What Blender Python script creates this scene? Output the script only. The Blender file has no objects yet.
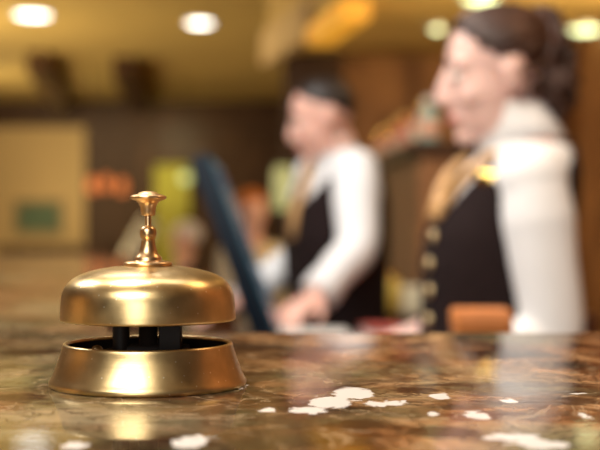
import bpy, math, random
from math import sin, cos, pi, radians as R
from mathutils import Vector as V, Matrix, Euler

# ------------------------------------------------------------------ camera, world, light, exposure
SC = bpy.context.scene
COL = SC.collection
FPX, HOR, CZ = 1280.0, 220.0, 1.23          # focal length in pixels, horizon row, camera height
CTOP = 1.15                                 # counter top

cam_data = bpy.data.cameras.new('camera')
cam_data.sensor_width = 36.0
cam_data.lens = FPX * 36.0 / 600.0
cam_data.clip_start = 0.02
cam_data.dof.use_dof = True
cam_data.dof.focus_distance = 0.592
cam_data.dof.aperture_fstop = 7.1
cam_data.dof.aperture_blades = 0
cam = bpy.data.objects.new('camera', cam_data)
COL.objects.link(cam)
cam.location = (0, 0, CZ)
cam.rotation_euler = (R(90) - math.atan(5.0 / FPX), 0, 0)
SC.camera = cam

SC.view_settings.view_transform = 'Standard'
SC.view_settings.look = 'None'
SC.view_settings.gamma = 1.0
SC.view_settings.use_curve_mapping = False
SC.view_settings.exposure = 0.0

w = bpy.data.worlds.new('world')
SC.world = w
w.use_nodes = True
w.node_tree.nodes['Background'].inputs[0].default_value = (1.0, 0.90, 0.74, 1)
w.node_tree.nodes['Background'].inputs[1].default_value = 0.27


def area(name, loc, look, sx, sy, power, col, spread=180):
    l = bpy.data.lights.new(name, 'AREA')
    l.shape = 'RECTANGLE'
    l.size, l.size_y = sx, sy
    l.energy = power
    l.color = col
    l.spread = R(spread)
    o = bpy.data.objects.new(name, l)
    COL.objects.link(o)
    o.location = loc
    d = V(look) - V(loc)
    o.rotation_euler = d.to_track_quat('-Z', 'Y').to_euler()
    return o


WARM = (1.0, 0.80, 0.55)
FILL_WHITE = (1.0, 0.965, 0.92)
# added area lights out of view, shaping highlights and warm reflections on the bell
area('rear_highlight_fill', (-0.75, -3.6, 1.75), (-0.1, 0.62, 1.2), 1.6, 1.9, 44, FILL_WHITE)
area('overhead_highlight_fill', (-0.85, -1.55, 2.93), (-0.85, -1.5, 0.0), 1.7, 1.5, 95, FILL_WHITE)
area('right_wall_fill', (1.15, 1.35, 2.8), (1.9, 1.4, 1.3), 0.5, 1.3, 18, (1.0, 0.66, 0.36))  # added wash, gives the bell's right side an orange wall to reflect
area('left_wall_fill', (-5.6, 1.2, 2.8), (-7.0, 1.2, 1.2), 0.5, 4.0, 120, (1.0, 0.66, 0.34))  # added warm wash for the orange at the bell's left edge
# ceiling lamps above the counter and the staff
area('counter_lamp_light', (-0.5, 0.95, 2.9), (-0.1, 0.75, 1.15), 0.5, 0.5, 35, (1.0, 0.84, 0.66))
area('staff_face_fill', (-1.5, 1.9, 2.85), (0.2, 2.3, 1.2), 0.7, 0.7, 38, (1.0, 0.98, 0.96))  # added out of view to light the staff's faces
area('staff_lamp_light', (0.2, 1.3, 2.85), (0.35, 2.1, 1.2), 0.7, 0.7, 5, (1.0, 0.98, 0.96))
area('desk_lamp_light', (-0.5, 2.6, 2.85), (0.1, 3.45, 1.2), 0.7, 0.7, 24, (1.0, 0.98, 0.96))
# unseen uplights added for the lobby ceiling, then washes for wall, soffit, cabinet
area('ceiling_fill', (-4.6, 10.6, 2.35), (-1.5, 12.1, 3.0), 0.4, 5.0, 400, (1.0, 0.78, 0.40))
area('far_ceiling_fill', (-4.6, 15.3, 2.3), (-2.5, 15.8, 3.0), 0.4, 4.0, 90, (1.0, 0.78, 0.40))  # second added uplight, lifting the ceiling between the beams
area('lobby_lamp_light', (-3.2, 16.1, 2.7), (-3.6, 19.1, 1.4), 1.2, 0.6, 14, (1.0, 0.78, 0.48), 100)
area('soffit_wash_light', (1.5, 5.9, 1.9), (1.2, 7.8, 2.45), 0.8, 1.0, 60, (1.0, 0.76, 0.36))
area('back_bar_light', (0.9, 3.4, 2.35), (0.6, 5.9, 1.2), 0.6, 0.6, 8, WARM)


# ------------------------------------------------------------------ helpers
def P(px, py, d):
    """point at depth d seen at pixel px, py of the photograph"""
    return V(((px - 300.0) / FPX * d, d, CZ - (py - HOR) / FPX * d))


class MB:
    def __init__(s):
        s.v, s.f = [], []

    def grid(s, rows, close_u=True, cap=True):
        n = len(rows[0])
        b = len(s.v)
        for r in rows:
            s.v += [tuple(p) for p in r]
        for i in range(len(rows) - 1):
            for j in range(n if close_u else n - 1):
                k = (j + 1) % n
                s.f.append((b + i * n + j, b + i * n + k, b + (i + 1) * n + k, b + (i + 1) * n + j))
        if cap and close_u:
            s.f.append(tuple(b + j for j in reversed(range(n))))
            e = b + (len(rows) - 1) * n
            s.f.append(tuple(e + j for j in range(n)))
        return s

    def lathe(s, prof, c=(0, 0, 0), n=64, cap=False):
        rows = [[(c[0] + r * cos(2 * pi * j / n), c[1] + r * sin(2 * pi * j / n), c[2] + z) for j in range(n)]
                for r, z in prof]
        return s.grid(rows, True, cap)

    def tube(s, pts, rad, n=14, flat=1.0, up=None):
        pts = [V(p) for p in pts]
        if not hasattr(rad, '__len__'):
            rad = [rad] * len(pts)
        rows = []
        prev = None
        for i, p in enumerate(pts):
            t = (pts[min(i + 1, len(pts) - 1)] - pts[max(i - 1, 0)]).normalized()
            if prev is None:
                a = V(up) if up is not None else (V((0, 0, 1)) if abs(t.z) < 0.9 else V((1, 0, 0)))
            else:
                a = prev
            u = (a - t * a.dot(t)).normalized()
            prev = u
            q = t.cross(u)
            r = rad[i]
            ra, rb = (r if hasattr(r, '__len__') else (r * flat, r))
            rows.append([p + u * ra * cos(2 * pi * j / n) + q * rb * sin(2 * pi * j / n) for j in range(n)])
        # rounded ends
        return s.grid(rows, True, True)

    def limb(s, pts, rad, n=16, sub=4):
        """smooth tube through joints (Catmull-Rom)"""
        pts = [V(p) for p in pts]
        P2 = [pts[0] * 2 - pts[1]] + pts + [pts[-1] * 2 - pts[-2]]
        R2 = [rad[0]] + list(rad) + [rad[-1]]
        op, orr = [], []
        for i in range(1, len(P2) - 2):
            for k in range(sub):
                t = k / sub
                a, b, c, d = P2[i - 1], P2[i], P2[i + 1], P2[i + 2]
                op.append(0.5 * ((2 * b) + (c - a) * t + (2 * a - 5 * b + 4 * c - d) * t * t + (3 * b - a - 3 * c + d) * t ** 3))
                orr.append(R2[i] * (1 - t) + R2[i + 1] * t)
        op.append(pts[-1])
        orr.append(rad[-1])
        return s.tube(op, orr, n)

    def ball(s, c, r, rot=None, n=20, m=12):
        c = V(c)
        r = V(r) if hasattr(r, '__len__') else V((r, r, r))
        rows = []
        for i in range(m + 1):
            ph = pi * (i + 0.02 * (i == 0) - 0.02 * (i == m)) / m
            row = []
            for j in range(n):
                th = 2 * pi * j / n
                p = V((r.x * sin(ph) * cos(th), r.y * sin(ph) * sin(th), -r.z * cos(ph)))
                row.append(c + (rot @ p if rot else p))
            rows.append(row)
        return s.grid(rows, True, True)

    def box(s, lo, hi, bev=0.0):
        x0, y0, z0 = lo
        x1, y1, z1 = hi
        e = min(bev, (x1 - x0) / 2.01, (y1 - y0) / 2.01, (z1 - z0) / 2.01)

        def ring(i, z):
            return [(x0 + i, y0 + e, z), (x0 + e, y0 + i, z), (x1 - e, y0 + i, z), (x1 - i, y0 + e, z),
                    (x1 - i, y1 - e, z), (x1 - e, y1 - i, z), (x0 + e, y1 - i, z), (x0 + i, y1 - e, z)]
        if e <= 0:
            rows = [[(x0, y0, z), (x1, y0, z), (x1, y1, z), (x0, y1, z)] for z in (z0, z1)]
        else:
            rows = [ring(e * 0.6, z0), ring(0, z0 + e), ring(0, z1 - e), ring(e * 0.6, z1)]
        return s.grid(rows, True, True)

    def prism(s, poly, z0, z1):
        return s.grid([[(x, y, z0) for x, y in poly], [(x, y, z1) for x, y in poly]], True, True)

    def xf(s, M, start=0):
        s.v = s.v[:start] + [tuple(M @ V(p)) for p in s.v[start:]]
        return s

    def mesh(s, name):
        m = bpy.data.meshes.new(name)
        m.from_pydata(s.v, [], s.f)
        m.update()
        import bmesh
        bm = bmesh.new()
        bm.from_mesh(m)
        bmesh.ops.recalc_face_normals(bm, faces=bm.faces)
        bm.to_mesh(m)
        bm.free()
        return m

    def build(s, name, mat, parent=None, smooth=True, loc=None, sharp=None):
        m = s.mesh(name)
        m.materials.append(mat)
        o = bpy.data.objects.new(name, m)
        COL.objects.link(o)
        if smooth:
            m.polygons.foreach_set('use_smooth', [True] * len(m.polygons))
            if sharp:
                m.set_sharp_from_angle(angle=R(sharp))
        if parent:
            o.parent = parent
        if loc is not None:
            o.location = loc
        return o

    def skin(s, name, mat, parent, vox=0.006, it=6):
        """the overlapping lumps fused into one continuous surface"""
        m = s.mesh(name)
        o = bpy.data.objects.new(name, m)
        COL.objects.link(o)
        md = o.modifiers.new('r', 'REMESH')
        md.mode = 'VOXEL'
        md.voxel_size = vox
        sm = o.modifiers.new('s', 'SMOOTH')
        sm.factor = 0.5
        sm.iterations = it
        dg = bpy.context.evaluated_depsgraph_get()
        m2 = bpy.data.meshes.new_from_object(o.evaluated_get(dg))
        o.modifiers.clear()
        o.data = m2
        bpy.data.meshes.remove(m)
        m2.name = name
        m2.materials.clear()
        m2.materials.append(mat)
        m2.polygons.foreach_set('use_smooth', [True] * len(m2.polygons))
        o.parent = parent
        return o


def tag(o, label=None, cat=None, group=None, kind=None):
    if label: o['label'] = label
    if cat: o['category'] = cat
    if group: o['group'] = group
    if kind: o['kind'] = kind
    return o


def empty(name, loc, label, cat, rz=0.0, group=None):
    o = bpy.data.objects.new(name, None)
    COL.objects.link(o)
    o.location = loc
    o.rotation_euler = (0, 0, rz)
    return tag(o, label, cat, group)


def copy_tree(o, parent=None):
    c = o.copy()
    COL.objects.link(c)
    if parent: c.parent = parent
    for ch in list(o.children):
        copy_tree(ch, c)
    return c


# ------------------------------------------------------------------ materials
def mat(name, col, rough=0.5, metal=0.0, emit=None, es=1.0, spec=0.5, var=0.0, vscale=20.0, bump=0.0, bscale=60.0,
        sheen=0.0, sss=0.0, coat=0.0):
    m = bpy.data.materials.new(name)
    m.use_nodes = True
    nt = m.node_tree
    b = nt.nodes['Principled BSDF']
    b.inputs['Base Color'].default_value = (*col, 1)
    b.inputs['Roughness'].default_value = rough
    b.inputs['Metallic'].default_value = metal
    b.inputs['Specular IOR Level'].default_value = spec
    b.inputs['Sheen Weight'].default_value = sheen
    b.inputs['Coat Weight'].default_value = coat
    if sss:
        b.inputs['Subsurface Weight'].default_value = sss
        b.inputs['Subsurface Radius'].default_value = (0.01, 0.004, 0.002)
    if emit:
        b.inputs['Emission Color'].default_value = (*emit, 1)
        b.inputs['Emission Strength'].default_value = es
    tc = nt.nodes.new('ShaderNodeTexCoord')
    if var:
        n = nt.nodes.new('ShaderNodeTexNoise')
        n.inputs['Scale'].default_value = vscale
        n.inputs['Detail'].default_value = 5
        nt.links.new(tc.outputs['Object'], n.inputs['Vector'])
        r = nt.nodes.new('ShaderNodeValToRGB')
        r.color_ramp.elements[0].position = 0.3
        r.color_ramp.elements[1].position = 0.7
        r.color_ramp.elements[0].color = (*[c * (1 - var) for c in col], 1)
        r.color_ramp.elements[1].color = (*[min(1, c * (1 + var)) for c in col], 1)
        nt.links.new(n.outputs['Fac'], r.inputs['Fac'])
        nt.links.new(r.outputs['Color'], b.inputs['Base Color'])
    if bump:
        n = nt.nodes.new('ShaderNodeTexNoise')
        n.inputs['Scale'].default_value = bscale
        n.inputs['Detail'].default_value = 4
        nt.links.new(tc.outputs['Object'], n.inputs['Vector'])
        bp = nt.nodes.new('ShaderNodeBump')
        bp.inputs['Strength'].default_value = bump
        bp.inputs['Distance'].default_value = 0.002
        nt.links.new(n.outputs['Fac'], bp.inputs['Height'])
        nt.links.new(bp.outputs['Normal'], b.inputs['Normal'])
    return m


def wood(name, c1, c2, scale=6.0, rough=0.4, stretch=(6, 6, 0.6), spec=0.12):
    m = bpy.data.materials.new(name)
    m.use_nodes = True
    nt = m.node_tree
    b = nt.nodes['Principled BSDF']
    b.inputs['Roughness'].default_value = rough
    b.inputs['Specular IOR Level'].default_value = spec
    tc = nt.nodes.new('ShaderNodeTexCoord')
    mp = nt.nodes.new('ShaderNodeMapping')
    mp.inputs['Scale'].default_value = stretch
    n = nt.nodes.new('ShaderNodeTexNoise')
    n.inputs['Scale'].default_value = scale
    n.inputs['Detail'].default_value = 6
    n.inputs['Distortion'].default_value = 0.6
    r = nt.nodes.new('ShaderNodeValToRGB')
    r.color_ramp.elements[0].position = 0.32
    r.color_ramp.elements[1].position = 0.68
    r.color_ramp.elements[0].color = (*c1, 1)
    r.color_ramp.elements[1].color = (*c2, 1)
    nt.links.new(tc.outputs['Object'], mp.inputs['Vector'])
    nt.links.new(mp.outputs['Vector'], n.inputs['Vector'])
    nt.links.new(n.outputs['Fac'], r.inputs['Fac'])
    nt.links.new(r.outputs['Color'], b.inputs['Base Color'])
    return m


def glow(name, col, s):
    return mat(name, tuple(c * 0.35 for c in col), 0.4, emit=col, es=s)


def marble_material():
    m = bpy.data.materials.new('brown_marble')
    m.use_nodes = True
    nt = m.node_tree
    N, L = nt.nodes, nt.links
    b = N['Principled BSDF']
    b.inputs['Roughness'].default_value = 0.6
    b.inputs['Specular IOR Level'].default_value = 0.0
    tc = N.new('ShaderNodeTexCoord')

    def noise(scale, detail, dist=0.0, off=(0, 0, 0), rough=0.55):
        mp = N.new('ShaderNodeMapping')
        mp.inputs['Location'].default_value = off
        L.new(tc.outputs['Object'], mp.inputs['Vector'])
        n = N.new('ShaderNodeTexNoise')
        n.inputs['Scale'].default_value = scale
        n.inputs['Detail'].default_value = detail
        n.inputs['Distortion'].default_value = dist
        n.inputs['Roughness'].default_value = rough
        L.new(mp.outputs['Vector'], n.inputs['Vector'])
        return n

    def ramp(src, els):
        r = N.new('ShaderNodeValToRGB')
        cr = r.color_ramp
        while len(cr.elements) < len(els):
            cr.elements.new(0.5)
        for e, (p, c) in zip(cr.elements, els):
            e.position = p
            e.color = (*c, 1) if len(c) == 3 else c
        L.new(src, r.inputs['Fac'])
        return r.outputs['Color']

    def mix(fac, a, c):
        x = N.new('ShaderNodeMix')
        x.data_type = 'RGBA'
        L.new(fac, x.inputs[0])
        for s_, v_ in ((x.inputs[6], a), (x.inputs[7], c)):
            if isinstance(v_, tuple):
                s_.default_value = (*v_, 1)
            else:
                L.new(v_, s_)
        return x.outputs[2]

    base = ramp(noise(9, 10, 1.4, (3, 1, 0), 0.64).outputs['Fac'],
                [(0.39, (0.018, 0.007, 0.004)), (0.465, (0.085, 0.028, 0.013)), (0.52, (0.24, 0.105, 0.042)),
                 (0.61, (0.46, 0.26, 0.125)), (0.69, (0.14, 0.052, 0.024))])
    green = ramp(noise(9, 7, 0.8, (7, 5, 2)).outputs['Fac'],
                 [(0.35, (0.05, 0.045, 0.018)), (0.55, (0.19, 0.17, 0.085)), (0.7, (0.36, 0.31, 0.19))])
    gm = ramp(noise(4.5, 4, 0.5, (1.2, 8.3, 4)).outputs['Fac'], [(0.5, (0, 0, 0)), (0.62, (1, 1, 1))])
    # greener tone towards the left of the slab
    sx = N.new('ShaderNodeSeparateXYZ')
    L.new(tc.outputs['Object'], sx.inputs[0])
    mr = N.new('ShaderNodeMapRange')
    mr.inputs[1].default_value = 0.02
    mr.inputs[2].default_value = -0.10
    mr.inputs[3].default_value = 0.0
    mr.inputs[4].default_value = 0.75
    L.new(sx.outputs['X'], mr.inputs[0])
    my = N.new('ShaderNodeMapRange')
    my.inputs[1].default_value = 1.1
    my.inputs[2].default_value = 0.75
    L.new(sx.outputs['Y'], my.inputs[0])
    mm = N.new('ShaderNodeMath')
    mm.operation = 'MULTIPLY'
    L.new(mr.outputs[0], mm.inputs[0])
    L.new(my.outputs[0], mm.inputs[1])
    mx = N.new('ShaderNodeMath')
    mx.operation = 'MAXIMUM'
    L.new(gm, mx.inputs[0])
    L.new(mm.outputs[0], mx.inputs[1])
    c = mix(mx.outputs[0], base, green)
    red = ramp(noise(11, 5, 0.4, (2.2, 3.9, 1)).outputs['Fac'], [(0.60, (0, 0, 0)), (0.72, (0.8, 0.8, 0.8))])
    c = mix(red, c, (0.20, 0.055, 0.030))
    # dark ragged veins
    ms = N.new('ShaderNodeTexMusgrave') if hasattr(bpy.types, 'ShaderNodeTexMusgrave') else None
    vn = noise(26, 8, 2.2, (0.4, 0.9, 0), 0.6)
    ab = N.new('ShaderNodeMath')
    ab.operation = 'SUBTRACT'
    ab.inputs[1].default_value = 0.5
    L.new(vn.outputs['Fac'], ab.inputs[0])
    ab2 = N.new('ShaderNodeMath')
    ab2.operation = 'ABSOLUTE'
    L.new(ab.outputs[0], ab2.inputs[0])
    vm = ramp(ab2.outputs[0], [(0.0, (0.85, 0.85, 0.85)), (0.035, (0, 0, 0))])
    c = mix(vm, c, (0.03, 0.015, 0.009))
    # light quartz veins, thin
    vn2 = noise(9, 8, 1.8, (5.4, 2.9, 0), 0.6)
    a1 = N.new('ShaderNodeMath'); a1.operation = 'SUBTRACT'; a1.inputs[1].default_value = 0.5
    L.new(vn2.outputs['Fac'], a1.inputs[0])
    a2 = N.new('ShaderNodeMath'); a2.operation = 'ABSOLUTE'
    L.new(a1.outputs[0], a2.inputs[0])
    vm2 = ramp(a2.outputs[0], [(0.0, (0.6, 0.6, 0.6)), (0.012, (0, 0, 0))])
    c = mix(vm2, c, (0.50, 0.36, 0.22))
    # cracked network of dark and pale lines between the stone cells
    cn = noise(16, 6, 0.5, (4, 4, 4))
    cm = N.new('ShaderNodeMix'); cm.data_type = 'RGBA'; cm.inputs[0].default_value = 0.10
    L.new(tc.outputs['Object'], cm.inputs[6]); L.new(cn.outputs['Color'], cm.inputs[7])
    for sc_, lo, col_, k_ in ((9, 0.022, (0.028, 0.013, 0.008), 0.75), (24, 0.02, (0.55, 0.40, 0.24), 0.35)):
        vo = N.new('ShaderNodeTexVoronoi'); vo.feature = 'DISTANCE_TO_EDGE'; vo.inputs['Scale'].default_value = sc_
        L.new(cm.outputs[2], vo.inputs['Vector'])
        lm = ramp(vo.outputs['Distance'], [(0.0, (k_,) * 3), (lo, (0, 0, 0))])
        c = mix(lm, c, col_)
    # quartz inclusions of the slab: (px, py, half width px, half height px, shear) on the counter top
    patches = [(353, 394, 22, 6.5, 0), (331, 402, 22, 5.5, 0), (309, 410, 19, 3.6, 0), (384, 404, 22, 3.2, 0), (268, 410, 9, 2.4, 0),
               (441, 396.5, 10, 3.4, 0), (476, 415, 14, 4.2, 0), (404, 402, 4, 1.5, 0), (433, 414, 7, 3, 0),
               (512, 438, 30, 5, 0), (545, 444, 28, 6, 0), (578, 394, 10, 1.4, 0), (585, 416, 5, 2.6, 0),
               (190, 442, 18, 7, 0), (237, 386, 14, 2.0, 0), (508, 401, 10, 1.8, 0), (75, 445, 14, 3, 0)]
    wn = noise(85, 6, 0.8, (0, 0, 9), 0.65)
    wv = N.new('ShaderNodeVectorMath'); wv.operation = 'SUBTRACT'
    wv.inputs[1].default_value = (0.5, 0.5, 0.5)
    L.new(wn.outputs['Color'], wv.inputs[0])
    ws = N.new('ShaderNodeVectorMath'); ws.operation = 'MULTIPLY'
    ws.inputs[1].default_value = (0.012, 0.042, 0)
    L.new(wv.outputs[0], ws.inputs[0])
    wp = N.new('ShaderNodeVectorMath'); wp.operation = 'ADD'
    L.new(tc.outputs['Object'], wp.inputs[0])
    L.new(ws.outputs[0], wp.inputs[1])
    dark = [(500, 385, 120, 2.6, 0), (230, 349, 44, 5, 0), (415, 390, 26, 4, 0), (560, 401, 50, 5, 0), (355, 425, 40, 6, 0), (440, 432, 45, 7, 0), (268, 420, 26, 5, 0),
            (250, 374, 24, 3, 0), (30, 352, 40, 4, 0), (20, 398, 30, 5, 0), (150, 440, 40, 6, 0)]

    def patch_mask(lst):
        last = None
        for (px, py, hw, hh, sh) in lst:
            d = FPX * (CZ - CTOP) / (py - HOR)
            d1, d2 = FPX * (CZ - CTOP) / (py + hh - HOR), FPX * (CZ - CTOP) / (py - hh - HOR)
            mp = N.new('ShaderNodeMapping')
            mp.vector_type = 'TEXTURE'
            mp.inputs['Location'].default_value = ((px - 300) / FPX * d, d, CTOP)
            mp.inputs['Scale'].default_value = (hw / FPX * d, (d2 - d1) / 2, 1.0)
            L.new(wp.outputs[0], mp.inputs['Vector'])
            ln = N.new('ShaderNodeVectorMath'); ln.operation = 'LENGTH'
            L.new(mp.outputs[0], ln.inputs[0])
            if last is None:
                last = ln.outputs['Value']
            else:
                mi = N.new('ShaderNodeMath'); mi.operation = 'MINIMUM'
                L.new(last, mi.inputs[0])
                L.new(ln.outputs['Value'], mi.inputs[1])
                last = mi.outputs[0]
        return last
    c = mix(ramp(patch_mask(dark), [(0.7, (0.82, 0.82, 0.82)), (1.0, (0, 0, 0))]), c, (0.040, 0.017, 0.010))
    last = patch_mask(patches)
    pm = ramp(last, [(0.86, (1, 1, 1)), (1.0, (0, 0, 0))])
    c = mix(pm, c, (0.82, 0.79, 0.75))
    L.new(c, b.inputs['Base Color'])
    bp = N.new('ShaderNodeBump')
    bp.inputs['Strength'].default_value = 0.10
    bp.inputs['Distance'].default_value = 0.0006
    L.new(noise(45, 3).outputs['Fac'], bp.inputs['Height'])
    L.new(bp.outputs['Normal'], b.inputs['Normal'])
    # worn polish: a weak mirror layer that strengthens at grazing view
    gl = N.new('ShaderNodeBsdfGlossy')
    gl.inputs['Roughness'].default_value = 0.05
    L.new(bp.outputs['Normal'], gl.inputs['Normal'])
    fr = N.new('ShaderNodeFresnel')
    fr.inputs['IOR'].default_value = 1.45
    fm = N.new('ShaderNodeMath'); fm.operation = 'MULTIPLY'; fm.inputs[1].default_value = 0.86
    L.new(fr.outputs[0], fm.inputs[0])
    mxs = N.new('ShaderNodeMixShader')
    L.new(fm.outputs[0], mxs.inputs[0])
    L.new(b.outputs[0], mxs.inputs[1])
    L.new(gl.outputs[0], mxs.inputs[2])
    L.new(mxs.outputs[0], N['Material Output'].inputs['Surface'])
    return m


def brass_material(name, col, rough, spots=True):
    m = bpy.data.materials.new(name)
    m.use_nodes = True
    nt = m.node_tree
    N, L = nt.nodes, nt.links
    b = N['Principled BSDF']
    b.inputs['Metallic'].default_value = 1.0
    tc = N.new('ShaderNodeTexCoord')
    n = N.new('ShaderNodeTexNoise')
    n.inputs['Scale'].default_value = 90
    n.inputs['Detail'].default_value = 6
    L.new(tc.outputs['Object'], n.inputs['Vector'])
    r = N.new('ShaderNodeValToRGB')
    r.color_ramp.elements[0].position = 0.3
    r.color_ramp.elements[1].position = 0.7
    r.color_ramp.elements[0].color = (*[c * 0.78 for c in col], 1)
    r.color_ramp.elements[1].color = (*col, 1)
    L.new(n.outputs['Fac'], r.inputs['Fac'])
    # tiny pale dust specks
    vo = N.new('ShaderNodeTexVoronoi')
    vo.inputs['Scale'].default_value = 330
    L.new(tc.outputs['Object'], vo.inputs['Vector'])
    cr = N.new('ShaderNodeValToRGB')
    cr.color_ramp.elements[0].position = 0.10
    cr.color_ramp.elements[0].color = (1, 1, 1, 1)
    cr.color_ramp.elements[1].position = 0.15
    cr.color_ramp.elements[1].color = (0, 0, 0, 1)
    L.new(vo.outputs['Distance'], cr.inputs['Fac'])
    wn = N.new('ShaderNodeMath'); wn.operation = 'GREATER_THAN'; wn.inputs[1].default_value = 0.62
    sp = N.new('ShaderNodeSeparateColor')
    L.new(vo.outputs['Color'], sp.inputs[0])
    L.new(sp.outputs[0], wn.inputs[0])
    mu = N.new('ShaderNodeMath'); mu.operation = 'MULTIPLY'
    L.new(cr.outputs['Color'], mu.inputs[0])
    L.new(wn.outputs[0], mu.inputs[1])
    mx = N.new('ShaderNodeMix'); mx.data_type = 'RGBA'
    L.new(mu.outputs[0], mx.inputs[0])
    L.new(r.outputs['Color'], mx.inputs[6])
    mx.inputs[7].default_value = (1.0, 0.92, 0.70, 1)
    L.new(mx.outputs[2], b.inputs['Base Color'])
    rr = N.new('ShaderNodeMapRange')
    rr.inputs[3].default_value = rough * 0.8
    rr.inputs[4].default_value = rough * 1.25
    L.new(n.outputs['Fac'], rr.inputs[0])
    L.new(rr.outputs[0], b.inputs['Roughness'])
    # fine turning marks around the axis
    mp = N.new('ShaderNodeMapping')
    mp.inputs['Scale'].default_value = (8, 8, 900)
    L.new(tc.outputs['Object'], mp.inputs['Vector'])
    n2 = N.new('ShaderNodeTexNoise')
    n2.inputs['Scale'].default_value = 1.0
    n2.inputs['Detail'].default_value = 3
    L.new(mp.outputs[0], n2.inputs['Vector'])
    bp = N.new('ShaderNodeBump')
    bp.inputs['Strength'].default_value = 0.12
    bp.inputs['Distance'].default_value = 0.0003
    L.new(n2.outputs['Fac'], bp.inputs['Height'])
    L.new(bp.outputs['Normal'], b.inputs['Normal'])
    return m


M = dict(
    marble=marble_material(),
    brass=brass_material('aged_brass', (0.80, 0.59, 0.28), 0.30),
    brass_stem=brass_material('rosy_brass', (0.86, 0.58, 0.30), 0.30),
    black=mat('black_lacquer', (0.012, 0.009, 0.008), 0.35),
    bronze=mat('dark_bronze', (0.016, 0.010, 0.007), 0.6, spec=0.3),
    gold_plaster=mat('gold_plaster', (0.50, 0.36, 0.125), 0.8, var=0.12, vscale=0.8),
    soffit=mat('yellow_veneer', (0.58, 0.40, 0.14), 0.6, var=0.25, vscale=2.0),
    beige=mat('beige_plaster', (0.48, 0.34, 0.16), 0.85, var=0.08, vscale=0.7),
    fascia=mat('beige_fascia', (0.62, 0.46, 0.27), 0.8),
    wall_wood=wood('brown_panelling', (0.135, 0.055, 0.022), (0.34, 0.160, 0.068), 2.2, 0.5, (2, 2, 0.9)),
    dark_wood=wood('dark_timber', (0.030, 0.014, 0.008), (0.075, 0.036, 0.018), 3.0, 0.4),
    red_wood=wood('reddish_wood', (0.11, 0.038, 0.016), (0.22, 0.085, 0.035), 3.0, 0.4),
    mid_wood=wood('walnut', (0.10, 0.045, 0.016), (0.21, 0.10, 0.038), 3.0, 0.35),
    floor=wood('parquet', (0.10, 0.05, 0.025), (0.2, 0.11, 0.05), 3.0, 0.35, (4, 0.5, 4)),
    skin_f=mat('fair_skin', (0.80, 0.53, 0.46), 0.5, sss=0.2, var=0.05, vscale=9),
    skin_m=mat('ruddy_skin', (0.76, 0.44, 0.35), 0.5, sss=0.2, var=0.08, vscale=9),
    lips=mat('rose_lips', (0.62, 0.20, 0.18), 0.4),
    eye=mat('eye_white', (0.75, 0.72, 0.68), 0.2),
    iris=mat('dark_iris', (0.04, 0.025, 0.015), 0.2),
    shirt=mat('white_cotton', (0.82, 0.83, 0.84), 0.85, bump=0.3, bscale=40, var=0.03, vscale=8),
    vest=mat('brown_black_wool', (0.016, 0.009, 0.009), 0.9, spec=0.15, var=0.2, vscale=60),
    trousers=mat('black_trousers', (0.010, 0.009, 0.011), 0.9, spec=0.15),
    leather=mat('black_leather', (0.01, 0.01, 0.01), 0.35),
    hair_f=mat('dark_brown_curls', (0.050, 0.018, 0.009), 0.45, var=0.5, vscale=30),
    hair_m=mat('near_black_hair', (0.016, 0.009, 0.006), 0.5),
    scarf=mat('gold_patterned_silk', (0.62, 0.36, 0.15), 0.4, var=0.45, vscale=70),
    gold=mat('polished_gold', (0.95, 0.66, 0.20), 0.22, metal=1.0),
    dull_gold=mat('pale_gold_buttons', (0.92, 0.70, 0.38), 0.3, metal=1.0),
    monitor=mat('black_plastic', (0.008, 0.016, 0.028), 0.55, spec=0.15),
    glow_rim=mat('blue_screen_glow', (0.015, 0.12, 0.19), 0.5),  # glow of the screen put into the bezel's colour
    paper=mat('white_paper', (0.85, 0.84, 0.80), 0.8),
    orange=mat('orange_leather', (0.60, 0.21, 0.055), 0.5, var=0.2, vscale=25),
    redbook=mat('red_leather', (0.55, 0.10, 0.08), 0.5),
    maroon=wood('maroon_lacquer', (0.035, 0.010, 0.009), (0.06, 0.016, 0.013), 3.0, 0.3),
    cream=mat('cream_cloth', (0.72, 0.64, 0.46), 0.85, var=0.1),
    ivory=mat('ivory_card', (0.80, 0.74, 0.52), 0.7),
    ygold=mat('yellow_glaze', (0.70, 0.50, 0.10), 0.3),
    ginger=mat('ginger_hair', (0.50, 0.15, 0.035), 0.6, var=0.3),
    navy=mat('navy_wool', (0.010, 0.016, 0.045), 0.9),
    white_hair=mat('white_hair', (0.72, 0.66, 0.72), 0.7),
    picture=mat('green_print', (0.060, 0.105, 0.055), 0.6, var=0.3, vscale=3),
    frame=mat('bronze_frame', (0.24, 0.16, 0.06), 0.5),
    ygreen=mat('chartreuse_curtain', (0.36, 0.32, 0.05), 0.8, var=0.15, vscale=4),
    lamp_white=glow('lamp_diffuser', (1.0, 0.98, 0.88), 7.0),
    lamp_green=glow('greenish_lamp', (0.85, 0.95, 0.48), 4.5),
    globe=glow('pale_green_globe', (0.75, 0.85, 0.35), 1.0),
    lantern=glow('pale_green_lantern', (0.62, 0.62, 0.26), 0.55),
    lamp_amber=glow('amber_glass', (1.0, 0.44, 0.035), 0.62),
    lamp_orange=glow('orange_glass', (1.0, 0.27, 0.07), 0.6),
    chrome=mat('brushed_steel', (0.6, 0.58, 0.55), 0.3, metal=1.0),
    whiteplastic=mat('off_white_leather', (0.70, 0.68, 0.62), 0.6),
)
BOTTLE = [mat('coral_glass', (0.80, 0.24, 0.13), 0.25), mat('amber_bottle_glass', (0.62, 0.26, 0.09), 0.25),
          mat('red_glass', (0.62, 0.11, 0.07), 0.25), mat('salmon_glass', (0.78, 0.38, 0.24), 0.25),
          mat('sea_green_glass', (0.33, 0.44, 0.36), 0.25)]


# ------------------------------------------------------------------ setting
def struct(name, mb, m, smooth=False):
    return tag(mb.build(name, m, None, smooth), kind='structure')


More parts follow.
